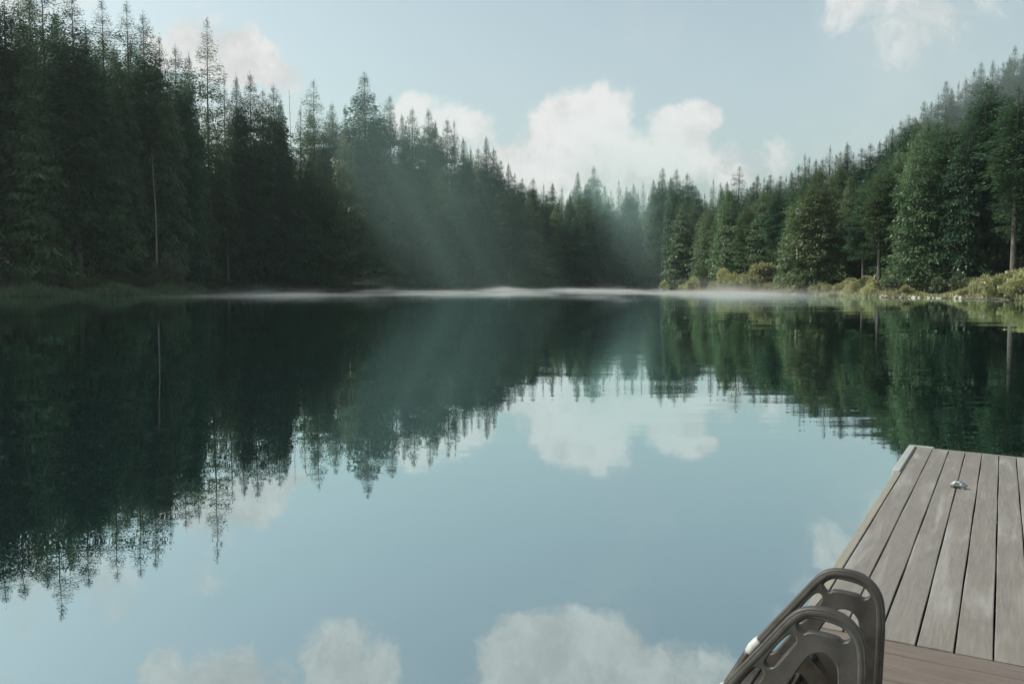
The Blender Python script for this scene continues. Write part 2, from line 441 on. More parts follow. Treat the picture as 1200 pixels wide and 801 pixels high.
# named skyline trees: (px, row of the tip, distance, kind, label, width)
SKY = [
 (4, -30, 122, 'fir_a', 'tall dark fir at the far left edge, its tip above the frame', 1.15),
 (48, -55, 128, 'fir_open', 'very tall open fir above the left bank with the lowest reaching reflection', 1.0),
 (84, -12, 124, 'fir_b', 'bushy fir between the very tall open fir and the three thin ones', 1.1),
 (118, -4, 136, 'fir_open', 'thin see-through fir, first of the three thin firs standing close together at upper left', 1.0),
 (147, 0, 138, 'fir_open', 'thin see-through fir, middle one of the three thin firs at upper left', 1.0),
 (167, 12, 142, 'fir_b', 'thin fir, rightmost of the three thin firs at upper left, slightly lower', .95),
 (243, 19, 150, 'fir_open', 'lone narrow fir with sparse branches standing out before the bright cloud at upper left', .8),
 (367, 92, 205, 'fir_open', 'fir with an even pyramid top between the bare spike and the broad-topped fir', 1.1),
 (427, 84, 212, 'fir_a', 'broad-topped fir standing tallest on the central left slope', 1.15),
 (457, 110, 220, 'fir_b', 'tall fir just right of the broad-topped fir on the left slope', 1.0),
 (569, 158, 232, 'hemlock', 'fir with a sharp tip where the left ridge drops toward the gap', .9),
 (677, 200, 300, 'hemlock', 'left one of the two pointed hazy firs in the gap below the big cloud', 1.0),
 (696, 194, 302, 'fir_a', 'right one of the two pointed hazy firs in the gap below the big cloud', 1.05),
 (725, 210, 310, 'spire', 'small hazy spire tree just right of the pair of pointed firs in the gap', .9),
 (867, 194, 205, 'fir_open', 'slim open fir standing clear of its neighbours against pale cloud, right of the gap', 1.1),
 (836, 209, 215, 'spire', 'thin pointed conifer left of the slim open fir, right of the gap', .8),
 (1162, 96, 122, 'fir_b', 'big full conifer at the right with a sunlit left side, standing before the hazy hillside', 1.25),
 (1066, 134, 142, 'fir_col', 'dark column-like fir breaking the skyline of the right bank where the hazy hillside begins', 1.0),
 (973, 170, 166, 'spire', 'thin spire above the right bank trees, above the sunlit cedar', .9),
 (943, 180, 170, 'spire', 'small twin-tipped spire at the left foot of the right bank skyline', .9),
]
for px, row, D, k, lab, wd in SKY:
    p, D = shore_at(px, row, D); tree(p[0], D, p[2], k, 'fir_tree', lab, None, wd)

NAMED2 = [
 (371, 181, 200, 'cedar_b', 'small pale tree lit by sun in the shaded slope below the pyramid-topped fir', .6),
 (962, 196, 131, 'cedar_a', 'sunlit yellow-green cedar reaching down to the shore behind the right bank bushes', 1.25),
 (800, 238, 206, 'cedar_b', 'sunlit cedar sloping down to the water at the left tip of the right bank', 1.1),
 (853, 222, 176, 'cedar_a', 'light green cedar standing just left of the round olive bush on the right bank', .9),
 (900, 214, 163, 'cedar_b', 'broad cedar directly behind the round olive bush on the right bank', 1.2),
 (112, 62, 130, 'cedar_a', 'wide dark cedar with a full skirt at left', 1.35),
 (402, 150, 203, 'cedar_b', 'dark cedar at the edge of the left slope whose outline falls steeply to the lake', 1.15),
 (446, 262, 211, 'cedar_a', 'low dark cedar at the shore where the shaded slope meets the sun haze', 1.0),
]
for px, row, D, k, lab, wd in NAMED2:
    p, D = shore_at(px, row, D, 1.5); tree(p[0], D, p[2], k, 'cedar_tree', lab, None, wd)

NOSE = [(664,232,238,'hemlock'),(672,246,238,'fir_b'),(680,262,238,'cedar_b'),(687,280,237,'hemlock'),(694,298,237,'cedar_a'),(701,314,237,'hemlock_b')]
# skyline points that several similar trees share
ZL = ('left', 'dark conifer in the dense shaded forest of the left bank', 'conifers of the shaded left forest')
ZC = ('centre', 'hazy conifer on the sunlit-mist slope in the middle of the lake shore', 'hazy conifers of the central slope')
ZG = ('gap', 'distant pale conifer filling the low gap between the two ridges', 'distant conifers of the gap')
ZR = ('right', 'green conifer in the forest along the right bank', 'conifers of the right bank')
ZH = ('hill', 'hazy conifer on the high hillside behind the right bank', 'conifers on the right hillside')
def zone(px, Y):
    if px < 432 or (px < 470 and Y < 205): return ZL
    if px < 705: return ZC if Y < 262 else ZG
    if Y > 232 and px < 900: return ZG
    if px > 1040 and Y > 165: return ZH
    return ZR
MORE = [
 (205,52,146,'fir_b'),(222,62,150,'hemlock'),(186,40,140,'hemlock_b'),(262,84,158,'spire'),(278,87,182,'hemlock'),(293,84,186,'fir_b'),(308,104,190,'hemlock_b'),(320,97,194,'fir_b'),(330,118,196,'hemlock'),(352,124,200,'spire'),
 (389,119,208,'fir_b'),(405,122,212,'spire'),(414,140,216,'hemlock'),(441,128,218,'fir_col'),(470,132,224,'hemlock'),(483,125,226,'fir_b'),(502,126,228,'fir_a'),(511,140,226,'hemlock'),(524,138,230,'fir_b'),(532,140,233,'spire'),(543,160,230,'hemlock'),(552,171,232,'spire'),(560,172,236,'fir_b'),
 (578,172,236,'hemlock'),(587,186,236,'fir_b'),(595,190,238,'hemlock'),(603,202,240,'spire'),(612,208,240,'hemlock_b'),(625,208,242,'fir_a'),(637,215,243,'spire'),(648,214,244,'cedar_b'),(659,219,246,'spire'),(668,226,248,'hemlock'),
 (686,214,306,'spire'),(708,216,308,'hemlock'),(716,222,300,'spire'),(734,218,312,'hemlock_b'),(742,214,306,'hemlock'),(754,214,300,'spire'),(765,209,270,'hemlock'),(777,195,262,'fir_b'),(786,206,255,'hemlock'),(793,197,250,'fir_b'),(805,202,246,'fir_a'),(815,216,240,'hemlock_b'),(826,226,238,'spire'),
 (844,213,222,'spire'),(852,212,218,'hemlock'),(859,222,214,'fir_b'),(876,220,205,'hemlock_b'),(883,212,196,'fir_b'),(889,204,192,'hemlock'),(896,207,190,'spire'),(903,203,188,'fir_b'),(915,205,184,'hemlock_b'),(921,206,181,'spire'),(928,200,178,'hemlock'),(936,192,176,'fir_a'),
 (949,183,172,'spire'),(956,186,172,'hemlock'),(964,185,168,'fir_b'),(980,180,166,'hemlock_b'),(985,176,164,'fir_b'),(993,166,164,'hemlock'),(1001,178,160,'spire'),(1010,172,160,'fir_b'),(1020,167,160,'fir_a'),(1031,164,158,'hemlock'),(1039,158,165,'spire'),(1047,148,172,'hemlock'),(1056,140,180,'fir_b'),
 (1074,136,200,'hemlock'),(1083,117,215,'fir_b'),(1091,118,220,'hemlock'),(1100,108,225,'spire'),(1109,93,230,'fir_b'),(1116,102,232,'hemlock'),(1124,95,234,'spire'),(1133,90,236,'hemlock'),(1142,80,240,'fir_a'),(1150,71,240,'fir_b'),(1163,70,243,'hemlock'),(1170,78,240,'spire'),(1176,71,243,'fir_b'),(1184,64,245,'hemlock'),(1190,52,247,'fir_a'),(1200,60,247,'fir_b'),(1210,46,248,'hemlock'),(1224,40,250,'fir_a'),
 (1099,142,136,'fir_a'),(1128,138,128,'hemlock'),(1192,122,116,'fir_b'),(1212,100,118,'fir_a'),(1236,90,112,'cedar_a'),(1040,180,138,'fir_b'),(996,206,134,'cedar_b'),(1018,200,136,'hemlock'),(928,236,148,'cedar_b'),
 (22,8,126,'hemlock_b'),(64,10,130,'hemlock'),(100,30,127,'fir_b'),(132,50,134,'hemlock'),(-20,-40,120,'fir_b'),(-48,-60,118,'fir_a'),(-80,-60,116,'hemlock'),
]
for px, row, D, k in MORE + NOSE:
    p, D = shore_at(px, row, D); z = zone(px, D)
    tree(p[0], D, p[2], k, 'conifer_tree', z[1], z[2], .92)

# skyline as a ceiling for the filler trees
skyl = sorted([(a[0], a[1]) for a in SKY] + [(a[0], a[1]) for a in MORE if a[1] < 230])
SX = np.array([a[0] for a in skyl]); SR_ = np.array([a[1] for a in skyl])
def ceiling(px):
    m_ = abs(SX-px) < 16
    return (np.sort(SR_[m_])[::-1][:max(1, m_.sum()//2+1)]).mean() if m_.any() else np.interp(px, SX, SR_)

MAXT = 298
cand = []
tries = 0
rg = np.random.default_rng(5)
while tries < 26000:
    tries += 1
    Y = rg.uniform(84, 300); px = rg.uniform(-130, 1290)
    if px < 0 and Y > 150: continue
    if px < 430 and Y > 235: continue
    if px > 900 and Y > 240: continue
    x = (px-600)/F*Y
    sd = float(sdist(x, Y))
    lim = 7 if px < 232 else (1.2 if px < 700 else 4.5)
    if sd < lim: continue
    if sd > 62: continue
    cand.append((sd, px, x, Y))
# front rows first: they show largest
cand.sort(key=lambda c: c[0] + rg.uniform(0, 14))
for sd, px, x, Y in cand:
    if NTREE[0] >= MAXT: break
    sp_ = 4.3 if sd < 14 else 6.2
    if any((x-a)**2+(Y-b)**2 < sp_**2 for a, b, _ in TREES): continue
    ground = float(height(x, Y))
    hmax = 23+sd*.8 if px > 230 else 33+sd*.6
    hh = min(rg.uniform(.72, 1.05)*hmax, 40)
    top = ground+hh
    cr = ceiling(px) + rg.uniform(5, 30) if Y < 245 else ceiling(px) + rg.uniform(3, 15)
    ztop = at(px, cr, Y)[2]
    top = min(top, ztop)
    if top-ground < 7: continue
    if sd > 25 and to_px((x, Y, top))[1] > ceiling(px)+75: continue
    if px < 430: k = rg.choice(['cedar_a', 'hemlock', 'hemlock_b', 'cedar_b'] if sd < 16 else ['cedar_a', 'hemlock', 'hemlock_b', 'fir_a', 'fir_b', 'cedar_b'])
    elif sd < 14: k = rg.choice(['cedar_a', 'cedar_b', 'hemlock', 'hemlock_b', 'fir_a', 'fir_high', 'fir_col'])
    else: k = rg.choice(['hemlock', 'hemlock_b', 'fir_a', 'fir_b', 'fir_col', 'cedar_b', 'spire'])
    if px > 985 and sd < 18 and rg.random() < .3: k = rg.choice(['fir_high', 'fir_col', 'fir_high'])
    z = zone(px, Y)
    tree(x, Y, top, k, 'conifer_tree', z[1], z[2], rg.uniform(1.1, 1.4) if px < 700 else rg.uniform(.95, 1.2))
print('TREES', NTREE[0])

# bare trunks
def snag(px, row_top, row_base, D, r, label, name='dead_tree'):
    p = at(px, row_top, D); x = p[0]; z0 = float(height(x, D))
    h = p[2]-z0
    e = empty(name, (x, D, z0))
    bm = bmesh.new()
    n = 9; pts = [(0.25*math.sin(i*.5)*(i/n), 0, -.5+(h+.5)*i/n) for i in range(n+1)]
    add_tube(bm, pts, [r*(1-.8*i/n) for i in range(n+1)], 8)
    bm_obj('trunk', bm, M['pale_bark'], e, True)
    rr = random.Random(3)
    for i in range(12):
        t = rr.uniform(.3, .98); a = rr.uniform(0, 6.28); L = rr.uniform(.4, 1.5)*(1.1-t*.6)
        bm = bmesh.new()
        b = Vector((0.2*t, 0, h*t)); d = Vector((math.cos(a), math.sin(a), rr.uniform(-.1, .4)))
        add_tube(bm, [b, b+d*L*.5, b+d*L+Vector((0, 0, .1))], [.05, .03, .01], 5)
        bm_obj('branch', bm, M['pale_bark'], e, True)
    tag(e, label, 'dead tree')
snag(180, 178, 322, 135, .17, 'tall pale bare trunk standing before the dark forest on the left bank')
snag(40, 262, 322, 123, .12, 'shorter grey bare trunk at the far left of the shaded bank')
snag(340, 104, 300, 208, .18, 'thin bare spike of a dead tree sticking up above the left forest')

# ------------------------------------------------------------------ shrubs
def shrub_proto(seed, R_=1.6, Hh=2.2, n=2600, leaf=.17, mat=None, upright=.5):
    rg = np.random.default_rng(seed)
    # several lobes on stems
    nl = 9
    c = np.stack([rg.normal(0, .5, nl)*R_, rg.normal(0, .5, nl)*R_, rg.uniform(.3, .85, nl)*Hh], -1)
    c[:, 2] *= 1-.35*np.clip(np.hypot(c[:, 0], c[:, 1])/R_, 0, 1)
    rr = rg.uniform(.3, .55, nl)*R_
    k = rg.integers(0, nl, n)
    d = rg.normal(0, 1, (n, 3)); d /= np.linalg.norm(d, axis=1, keepdims=True)
    P = c[k] + d*(rr[k]*rg.uniform(.55, 1.08, n))[:, None]*np.array([1, 1, .85])
    P[:, 2] = np.maximum(P[:, 2], rg.uniform(.02, .2, n))
    D = d + rg.normal(0, .5, (n, 3)); D[:, 2] += upright; D /= np.linalg.norm(D, axis=1, keepdims=True)
    V, Q = kites(P, D, leaf*rg.uniform(.7, 1.5, n)*1.5, leaf*rg.uniform(.7, 1.3, n), rg.uniform(-1.5, 1.5, n))
    bm = bmesh.new()
    for i in range(nl):
        a = Vector((c[i][0]*.15, c[i][1]*.15, -.2)); b = Vector(c[i])
        add_tube(bm, [a, (a+b)/2+Vector((0, 0, .1)), b], [.04, .025, .01], 5)
    me = bpy.data.meshes.new('stems'); bm.to_mesh(me); bm.free(); me.materials.append(M['bark'])
    return me, mesh_np('foliage', V, [Q], mat)
SH = {'pale': [shrub_proto(s, mat=M['shrub']) for s in (21, 22, 23)],
      'tall': [shrub_proto(s, 1.4, 3.4, 2600, .16, M['shrub'], .8) for s in (24, 25)],
      'dark': [shrub_proto(s, 1.7, 2.0, 2400, .17, M['darkshrub']) for s in (26, 27)]}
def shrub(x, y, kind, w, h, label, group=None, name='shrub', i=0):
    z0 = max(.05, float(height(x, y)))
    e = empty(name, (x, y, z0-.05)); e.rotation_euler = (0, 0, random.uniform(0, 6.28))
    base_h = {'pale': 2.2, 'tall': 3.4, 'dark': 2.0}[kind]; base_r = {'pale': 1.9, 'tall': 1.7, 'dark': 2.0}[kind]
    e.scale = (w/2/base_r, w/2/base_r, h/base_h)
    for nm, me in zip(('stems', 'foliage'), SH[kind][i % len(SH[kind])]):
        o = bpy.data.objects.new(nm, me); col.objects.link(o); o.parent = e
    tag(e, label, 'shrub', group)
def shrub_px(px, rt, D, wpx, kind, label, group=None, i=0):
    p = at(px, rt, D); z0 = max(.05, float(height(p[0], D)))
    shrub(p[0], D, kind, wpx/F*D, max(.5, p[2]-z0), label, group, i=i)
NS = [
 (892, 299, 153, 46, 'tall', 'tallest round olive bush on the right bank, left of the sunlit cedar'),
 (868, 320, 160, 30, 'pale', 'low olive bush leaning against the left foot of the tallest round bush'),
 (851, 315, 166, 26, 'pale', 'yellowish rounded bush left of the tallest olive bush'),
 (828, 312, 179, 20, 'dark', 'grey-green upright bush at the water near the left end of the right bank'),
 (816, 323, 187, 20, 'pale', 'pale bush at the left end of the right bank where the mist begins'),
 (998, 330, 115, 16, 'pale', 'small leafy bush by the water below the bare forest trunks'),
 (1025, 331, 108.5, 24, 'pale', 'low spreading lit bush left of the lone feathery bush on the right shore'),
 (1061, 331, 105.5, 18, 'tall', 'lone feathery upright bush among pale stones on the right shore'),
 (974, 342, 117.5, 10, 'pale', 'tiny pale tuft standing in the shallows in front of the right bank'),
 (1185, 310, 92, 60, 'tall', 'largest pale bush at the right edge of the picture'),
 (1152, 324, 97, 30, 'pale', 'rounded pale bush just left of the largest one at the right edge'),
 (1136, 336, 98.8, 22, 'pale', 'low yellowish bush at the left end of the thicket at the right edge'),
 (1168, 328, 94.5, 30, 'tall', 'upright pale bush in the middle of the thicket at the right edge'),
 (1205, 314, 90, 40, 'pale', 'pale bush cut by the right edge of the frame'),
 (195, 304, 134, 30, 'dark', 'brownish bush at the foot of the pale bare trunk'),
]
for i, (px, rt, D, wp, k, lab) in enumerate(NS): shrub_px(px, rt, D, wp, k, lab, None, i)
rg = np.random.default_rng(17)
def row_along(i0, i1, step, off, fn):
    pts = LP[i0:i1+1]
    L = np.concatenate([[0], np.cumsum(np.hypot(*np.diff(pts, axis=0).T))])
    s = 0
    while s < L[-1]:
        x = np.interp(s, L, pts[:, 0]); y = np.interp(s, L, pts[:, 1])
        j = np.searchsorted(L, s, 'right')-1; j = min(j, len(pts)-2)
        t = pts[j+1]-pts[j]; t = t/np.hypot(*t); nrm = np.array([-t[1], t[0]])
        if sdist(x+nrm[0], y+nrm[1]) < 0: nrm = -nrm
        o = off()
        fn(x+nrm[0]*o, y+nrm[1]*o)
        s += step*rg.uniform(.7, 1.3)
names = [i for i in range(len(LAKE))]
# left bank brambles (two rows), right bank low bushes
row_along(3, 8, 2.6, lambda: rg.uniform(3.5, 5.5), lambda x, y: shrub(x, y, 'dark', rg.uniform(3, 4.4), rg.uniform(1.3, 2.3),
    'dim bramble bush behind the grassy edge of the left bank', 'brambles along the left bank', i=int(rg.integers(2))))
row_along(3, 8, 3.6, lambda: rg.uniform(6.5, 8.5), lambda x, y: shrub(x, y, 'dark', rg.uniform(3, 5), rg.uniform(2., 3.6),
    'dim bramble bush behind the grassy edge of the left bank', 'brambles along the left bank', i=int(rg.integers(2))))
row_along(19, 25, 1.7, lambda: rg.uniform(.9, 3.8), lambda x, y: shrub(x, y, 'pale', rg.uniform(2.0, 3.8), rg.uniform(.7, 2.1),
    'low sunlit bush in the pale strip along the mid part of the right bank', 'low pale bushes of the right bank', i=int(rg.integers(3))))
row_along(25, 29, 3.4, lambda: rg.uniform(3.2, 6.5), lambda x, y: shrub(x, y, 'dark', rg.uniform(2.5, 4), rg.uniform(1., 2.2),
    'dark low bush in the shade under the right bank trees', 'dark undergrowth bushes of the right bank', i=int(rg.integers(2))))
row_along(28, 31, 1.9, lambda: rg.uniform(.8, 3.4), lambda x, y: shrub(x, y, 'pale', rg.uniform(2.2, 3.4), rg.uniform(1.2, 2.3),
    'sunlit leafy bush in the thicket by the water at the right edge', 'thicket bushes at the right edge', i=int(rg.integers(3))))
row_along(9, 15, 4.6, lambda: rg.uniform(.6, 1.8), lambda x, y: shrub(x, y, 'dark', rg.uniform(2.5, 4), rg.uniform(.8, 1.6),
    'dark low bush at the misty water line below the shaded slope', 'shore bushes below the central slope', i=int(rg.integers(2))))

# grass and reeds at the left bank: uncountable
def blades(name, i0, i1, n, offr, hr, mat, seed, width=.06):
    rg_ = np.random.default_rng(seed)
    pts = LP[i0:i1+1]
    L = np.concatenate([[0], np.cumsum(np.hypot(*np.diff(pts, axis=0).T))])
    s = rg_.uniform(0, L[-1], n)
    x = np.interp(s, L, pts[:, 0]); y = np.interp(s, L, pts[:, 1])
    j = np.clip(np.searchsorted(L, s, 'right')-1, 0, len(pts)-2)
    t = (pts[1:]-pts[:-1]); t /= np.hypot(t[:, 0], t[:, 1])[:, None]
    nr = np.stack([-t[j, 1], t[j, 0]], -1)
    sg = np.where(sdist(x+nr[:, 0]*.5, y+nr[:, 1]*.5) < 0, -1., 1.)
    o = rg_.uniform(*offr, n)
    x = x+nr[:, 0]*sg*o; y = y+nr[:, 1]*sg*o
    z = np.maximum(height(x, y), -.1)
    lump = .65+.35*np.sin(s*.55)+.2*np.sin(s*1.7+o)
    h = rg_.uniform(*hr, n)*lump
    P = np.stack([x, y, z], -1)
    D = np.stack([rg_.normal(0, .28, n), rg_.normal(0, .28, n), np.ones(n)], -1); D /= np.linalg.norm(D, axis=1, keepdims=True)
    V, Q = kites(P, D, h, np.full(n, width)*rg_.uniform(.7, 1.6, n), rg_.uniform(-1.5, 1.5, n))
    o = link(bpy.data.objects.new(name, mesh_np(name, V, [Q], mat)))
    return o
o = blades('reed_grass', 3, 9, 26000, (-.6, 4.5), (.7, 1.5), M['reed'], 31, .09)
tag(o, 'low green grass and reeds along the water edge of the left bank', 'grass', kind='stuff')
o = blades('shore_grass', 19, 31, 30000, (-.1, 3.0), (.25, .75), M['shrub'], 32, .08)
tag(o, 'short yellow-green grass along the water edge of the right bank', 'grass', kind='stuff')
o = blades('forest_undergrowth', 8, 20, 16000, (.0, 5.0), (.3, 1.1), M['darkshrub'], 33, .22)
tag(o, 'dark ferns and ground cover at the foot of the central slope', 'undergrowth', kind='stuff')

# stones and drift logs on the right shore
def stone(x, y, s, seed, label, group):
    rr = random.Random(seed)
    bm = bmesh.new(); bmesh.ops.create_icosphere(bm, subdivisions=2, radius=1)
    off = Vector((rr.uniform(0, 50), rr.uniform(0, 50), 0))
    for v in bm.verts:
        v.co *= 1+.35*mnoise.noise(v.co*1.1+off)
        v.co.x *= s*1.4; v.co.y *= s; v.co.z *= s*.65
    o = bm_obj('shore_stone', bm, M['rock'], None, True)
    o.location = (x, y, max(0., float(height(x, y)))+s*.15); o.rotation_euler = (0, 0, rr.uniform(0, 6))
    tag(o, label, 'stone', group)
rr = random.Random(11)
for a, b, n in ((1030, 1120, 26), (925, 950, 7), (1120, 1150, 6)):
    for i in range(n):
        px = rr.uniform(a, b)
        Dn = np.interp(px, [900, 945, 985, 1020, 1080, 1130, 1170], [146, 131, 116, 107, 103, 98, 92])
        D = Dn + rr.uniform(-.6, .3)
        x = (px-600)/F*D
        stone(x, D, rr.uniform(.10, .26), i*7+int(a),
              'pale stone at the water line of the right shore, near the lone feathery bush' if a > 1000 else 'pale stone at the water line in front of the sunlit cedar',
              'stones on the right shore' if a > 1000 else 'stones before the sunlit cedar')
def log(pa, Da, pb, Db, r, label):
    a = Vector(((pa-600)/F*Da, Da, .08)); b = Vector(((pb-600)/F*Db, Db, .12))
    bm = bmesh.new()
    n = 8; rd = random.Random(int(pa))
    pts = [(b-a)*(i/n)+Vector((rd.uniform(-.06, .06), rd.uniform(-.06, .06), rd.uniform(-.03, .03))) for i in range(n+1)]
    add_tube(bm, pts, [r*(1-.5*i/n) for i in range(n+1)], 8)
    o = bm_obj('drift_log', bm, M['bark'], None, True); o.location = a
    tag(o, label, 'log')
log(1128, 97.2, 1182, 89.8, .09, 'long thin drift log lying at the water under the thicket on the right')
log(1034, 105.3, 1058, 103.4, .07, 'short dark log at the water line left of the feathery bush')
log(232, 149, 262, 152, .10, 'dark log at the waterline just past the tip of the left bank')
log(1084, 102.4, 1112, 99.6, .07, 'dark log lying among stones right of the feathery bush')

# ------------------------------------------------------------------ dock
# pose of the deck frame (x across the boards, y along them, z up) relative to the camera, solved from board lines
MR = np.array([[0.8824654147555248, 0.4691558773204279, 0.03387557432810894], [0.05644367215150503, -0.03412037698878885, -0.997822585306725], [-0.4669784830529272, 0.8824559834064487, -0.056590933158452365]])
TT = np.array([1.1798404164532796, 1.2377887517785036, 4.139992484168983])
C2W = np.stack([RT, -UP, FW], 1)
A = C2W@MR; P0 = C2W@TT + np.array([0, 0, CH])
MD = Matrix([[*A[0], P0[0]], [*A[1], P0[1]], [*A[2], P0[2]], [0, 0, 0, 1]])
W_ = .145; LEN = 5.80; XE = .092; NB = 16
DZ = -.24   # waterline roughly here in the deck frame
dock = empty('floating_dock', mat=MD)
tag(dock, 'grey plank jetty with weathered boards running out over the lake at lower right', 'dock')
rd = random.Random(4)
bm = bmesh.new()
for i in range(NB):
    x0 = (i+1)*W_+.0042; x1 = (i+2)*W_-.0042
    zo = rd.uniform(-.0012, .0012)
    y0, y1 = .006, LEN-.012
    # board as a strip with gentle waviness of the edges
    n = 24; ring = []
    for k in range(n+1):
        y = y0+(y1-y0)*k/n
        wob = .0011*math.sin(k*.9+i*2.1)+rd.uniform(-.0005, .0005)
        zz = zo + .0008*math.sin(k*.6+i)
        ring.append([bm.verts.new(p) for p in ((x0+wob, y, -.03), (x1+wob, y, -.03), (x1+wob, y, zz-.002), (x1+wob-.003, y, zz), (x0+wob+.003, y, zz), (x0+wob, y, zz-.002))])
    for a_, b_ in zip(ring, ring[1:]):
        for k in range(6): bm.faces.new([a_[k], b_[k], b_[(k+1) % 6], a_[(k+1) % 6]])
    bm.faces.new(ring[0]); bm.faces.new(ring[-1][::-1])
bm_obj('deck_boards', bm, M['deck'], dock)
XR = (NB+1)*W_+.02
bm = bmesh.new(); add_box(bm, XE, W_-.004, .006, LEN, -.035, .001)
bm_obj('edge_board', bm, M['fascia'], dock, bevel=.004)
bm = bmesh.new(); add_box(bm, XE+.003, XR, LEN-.010, LEN+.018, -.16, .004)
bm_obj('end_board', bm, M['fascia'], dock, bevel=.003)
bm = bmesh.new(); add_box(bm, XE+.004, XE+.04, .01, LEN-.012, -.19, -.037); add_box(bm, XR-.04, XR, .01, LEN-.012, -.19, -.037)
for k in range(9): add_box(bm, XE+.042, XR-.042, .1+k*.68, .14+k*.68, -.17, -.032)
bm_obj('frame', bm, M['bark'], dock, bevel=.002)
for k in range(3):
    bm = bmesh.new(); add_box(bm, XE+.10, XR-.1, .3+k*1.9, 1.7+k*1.9, -.62, -.195)
    bm_obj('float', bm, M['float'], dock, bevel=.04)
# pale moulded corner bumper
bm = bmesh.new()
def prism(bm, poly, z0, z1):
    a = [bm.verts.new((x, y, z0)) for x, y in poly]; b = [bm.verts.new((x, y, z1)) for x, y in poly]
    bm.faces.new(a[::-1]); bm.faces.new(b)
    for i in range(len(a)): bm.faces.new([a[i], a[(i+1) % len(a)], b[(i+1) % len(a)], b[i]])
ox = XE-.022; oy = LEN+.045
arc = [(ox+.045*(1-math.cos(t)), oy-.045*(1-math.sin(t))) for t in [math.pi/2*k/6 for k in range(7)]]
poly = arc + [(W_*2+.01, oy), (W_*2+.01, LEN-.004), (XE+.040, LEN-.004), (XE+.040, LEN-1.55), (ox, LEN-1.55)]
prism(bm, poly[::-1], -.10, .016)
bm_obj('corner_bumper', bm, M['trim'], dock, bevel=.007)
# brown landing: separate section with boards across
land = empty('landing_platform', mat=MD)
tag(land, 'brown plank section with boards laid crosswise at the near end of the grey jetty', 'dock')
bm = bmesh.new()
for j in range(14):
    y1 = -.006-j*.148; y0 = y1-.1435; zo = rd.uniform(-.0015, .0015)-.001
    add_box(bm, XE+.005, XR, y0, y1, -.03, zo)
bm_obj('deck_boards', bm, M['brown_deck'], land, bevel=.0025)
bm = bmesh.new(); add_box(bm, XE+.008, XE+.05, -2.07, -.01, -.19, -.033); add_box(bm, XR-.04, XR-.004, -2.07, -.01, -.19, -.033); add_box(bm, XE+.052, XR-.042, -.06, -.02, -.17, -.033); add_box(bm, XE+.052, XR-.042, -1.1, -1.06, -.17, -.033)
bm_obj('frame', bm, M['bark'], land)
bm = bmesh.new(); add_box(bm, XE+.1, XR-.1, -1.9, -.2, -.62, -.195)
bm_obj('float', bm, M['float'], land, bevel=.04)

# ladder --------------------------------------------------------------------
def chaikin(p, k=2, closed=True):
    for _ in range(k):
        q = []
        n = len(p)
        for i in range(n if closed else n-1):
            a, b = p[i], p[(i+1) % n]
            q += [(a[0]*.75+b[0]*.25, a[1]*.75+b[1]*.25), (a[0]*.25+b[0]*.75, a[1]*.25+b[1]*.75)]
        p = q if closed else [p[0]]+q+[p[-1]]
    return p
OUT_TOP = [(.105, .205), (.14, .262), (.244, .401), (.296, .473), (.326, .512), (.352, .533), (.386, .544), (.44, .545), (.482, .533), (.515, .503), (.533, .468), (.541, .42), (.543, .351)]
outer = OUT_TOP + [(.543, .2), (.543, .03), (.543, .004), (.52, .004), (.2, .004), (.13, .004), (.118, .03), (.105, .12)]
handle = [(.344, .492), (.362, .506), (.387, .513), (.432, .510), (.459, .505), (.480, .496), (.493, .484), (.493, .470), (.480, .460), (.469, .460), (.459, .470), (.380, .473), (.369, .461), (.356, .464), (.345, .478)]
slot = [(.328, .455), (.343, .452), (.347, .434), (.330, .407), (.293, .352), (.280, .341), (.267, .341), (.257, .352), (.267, .374), (.288, .408), (.309, .436)]
slot2 = [(.222, .330), (.246, .336), (.257, .326), (.257, .306), (.200, .222), (.188, .214), (.168, .214), (.158, .226), (.166, .248)]
arch = [(.345, .335), (.372, .385), (.388, .405), (.407, .415), (.431, .416), (.453, .402), (.465, .378), (.468, .30), (.466, .275), (.452, .266), (.335, .266), (.316, .276)]
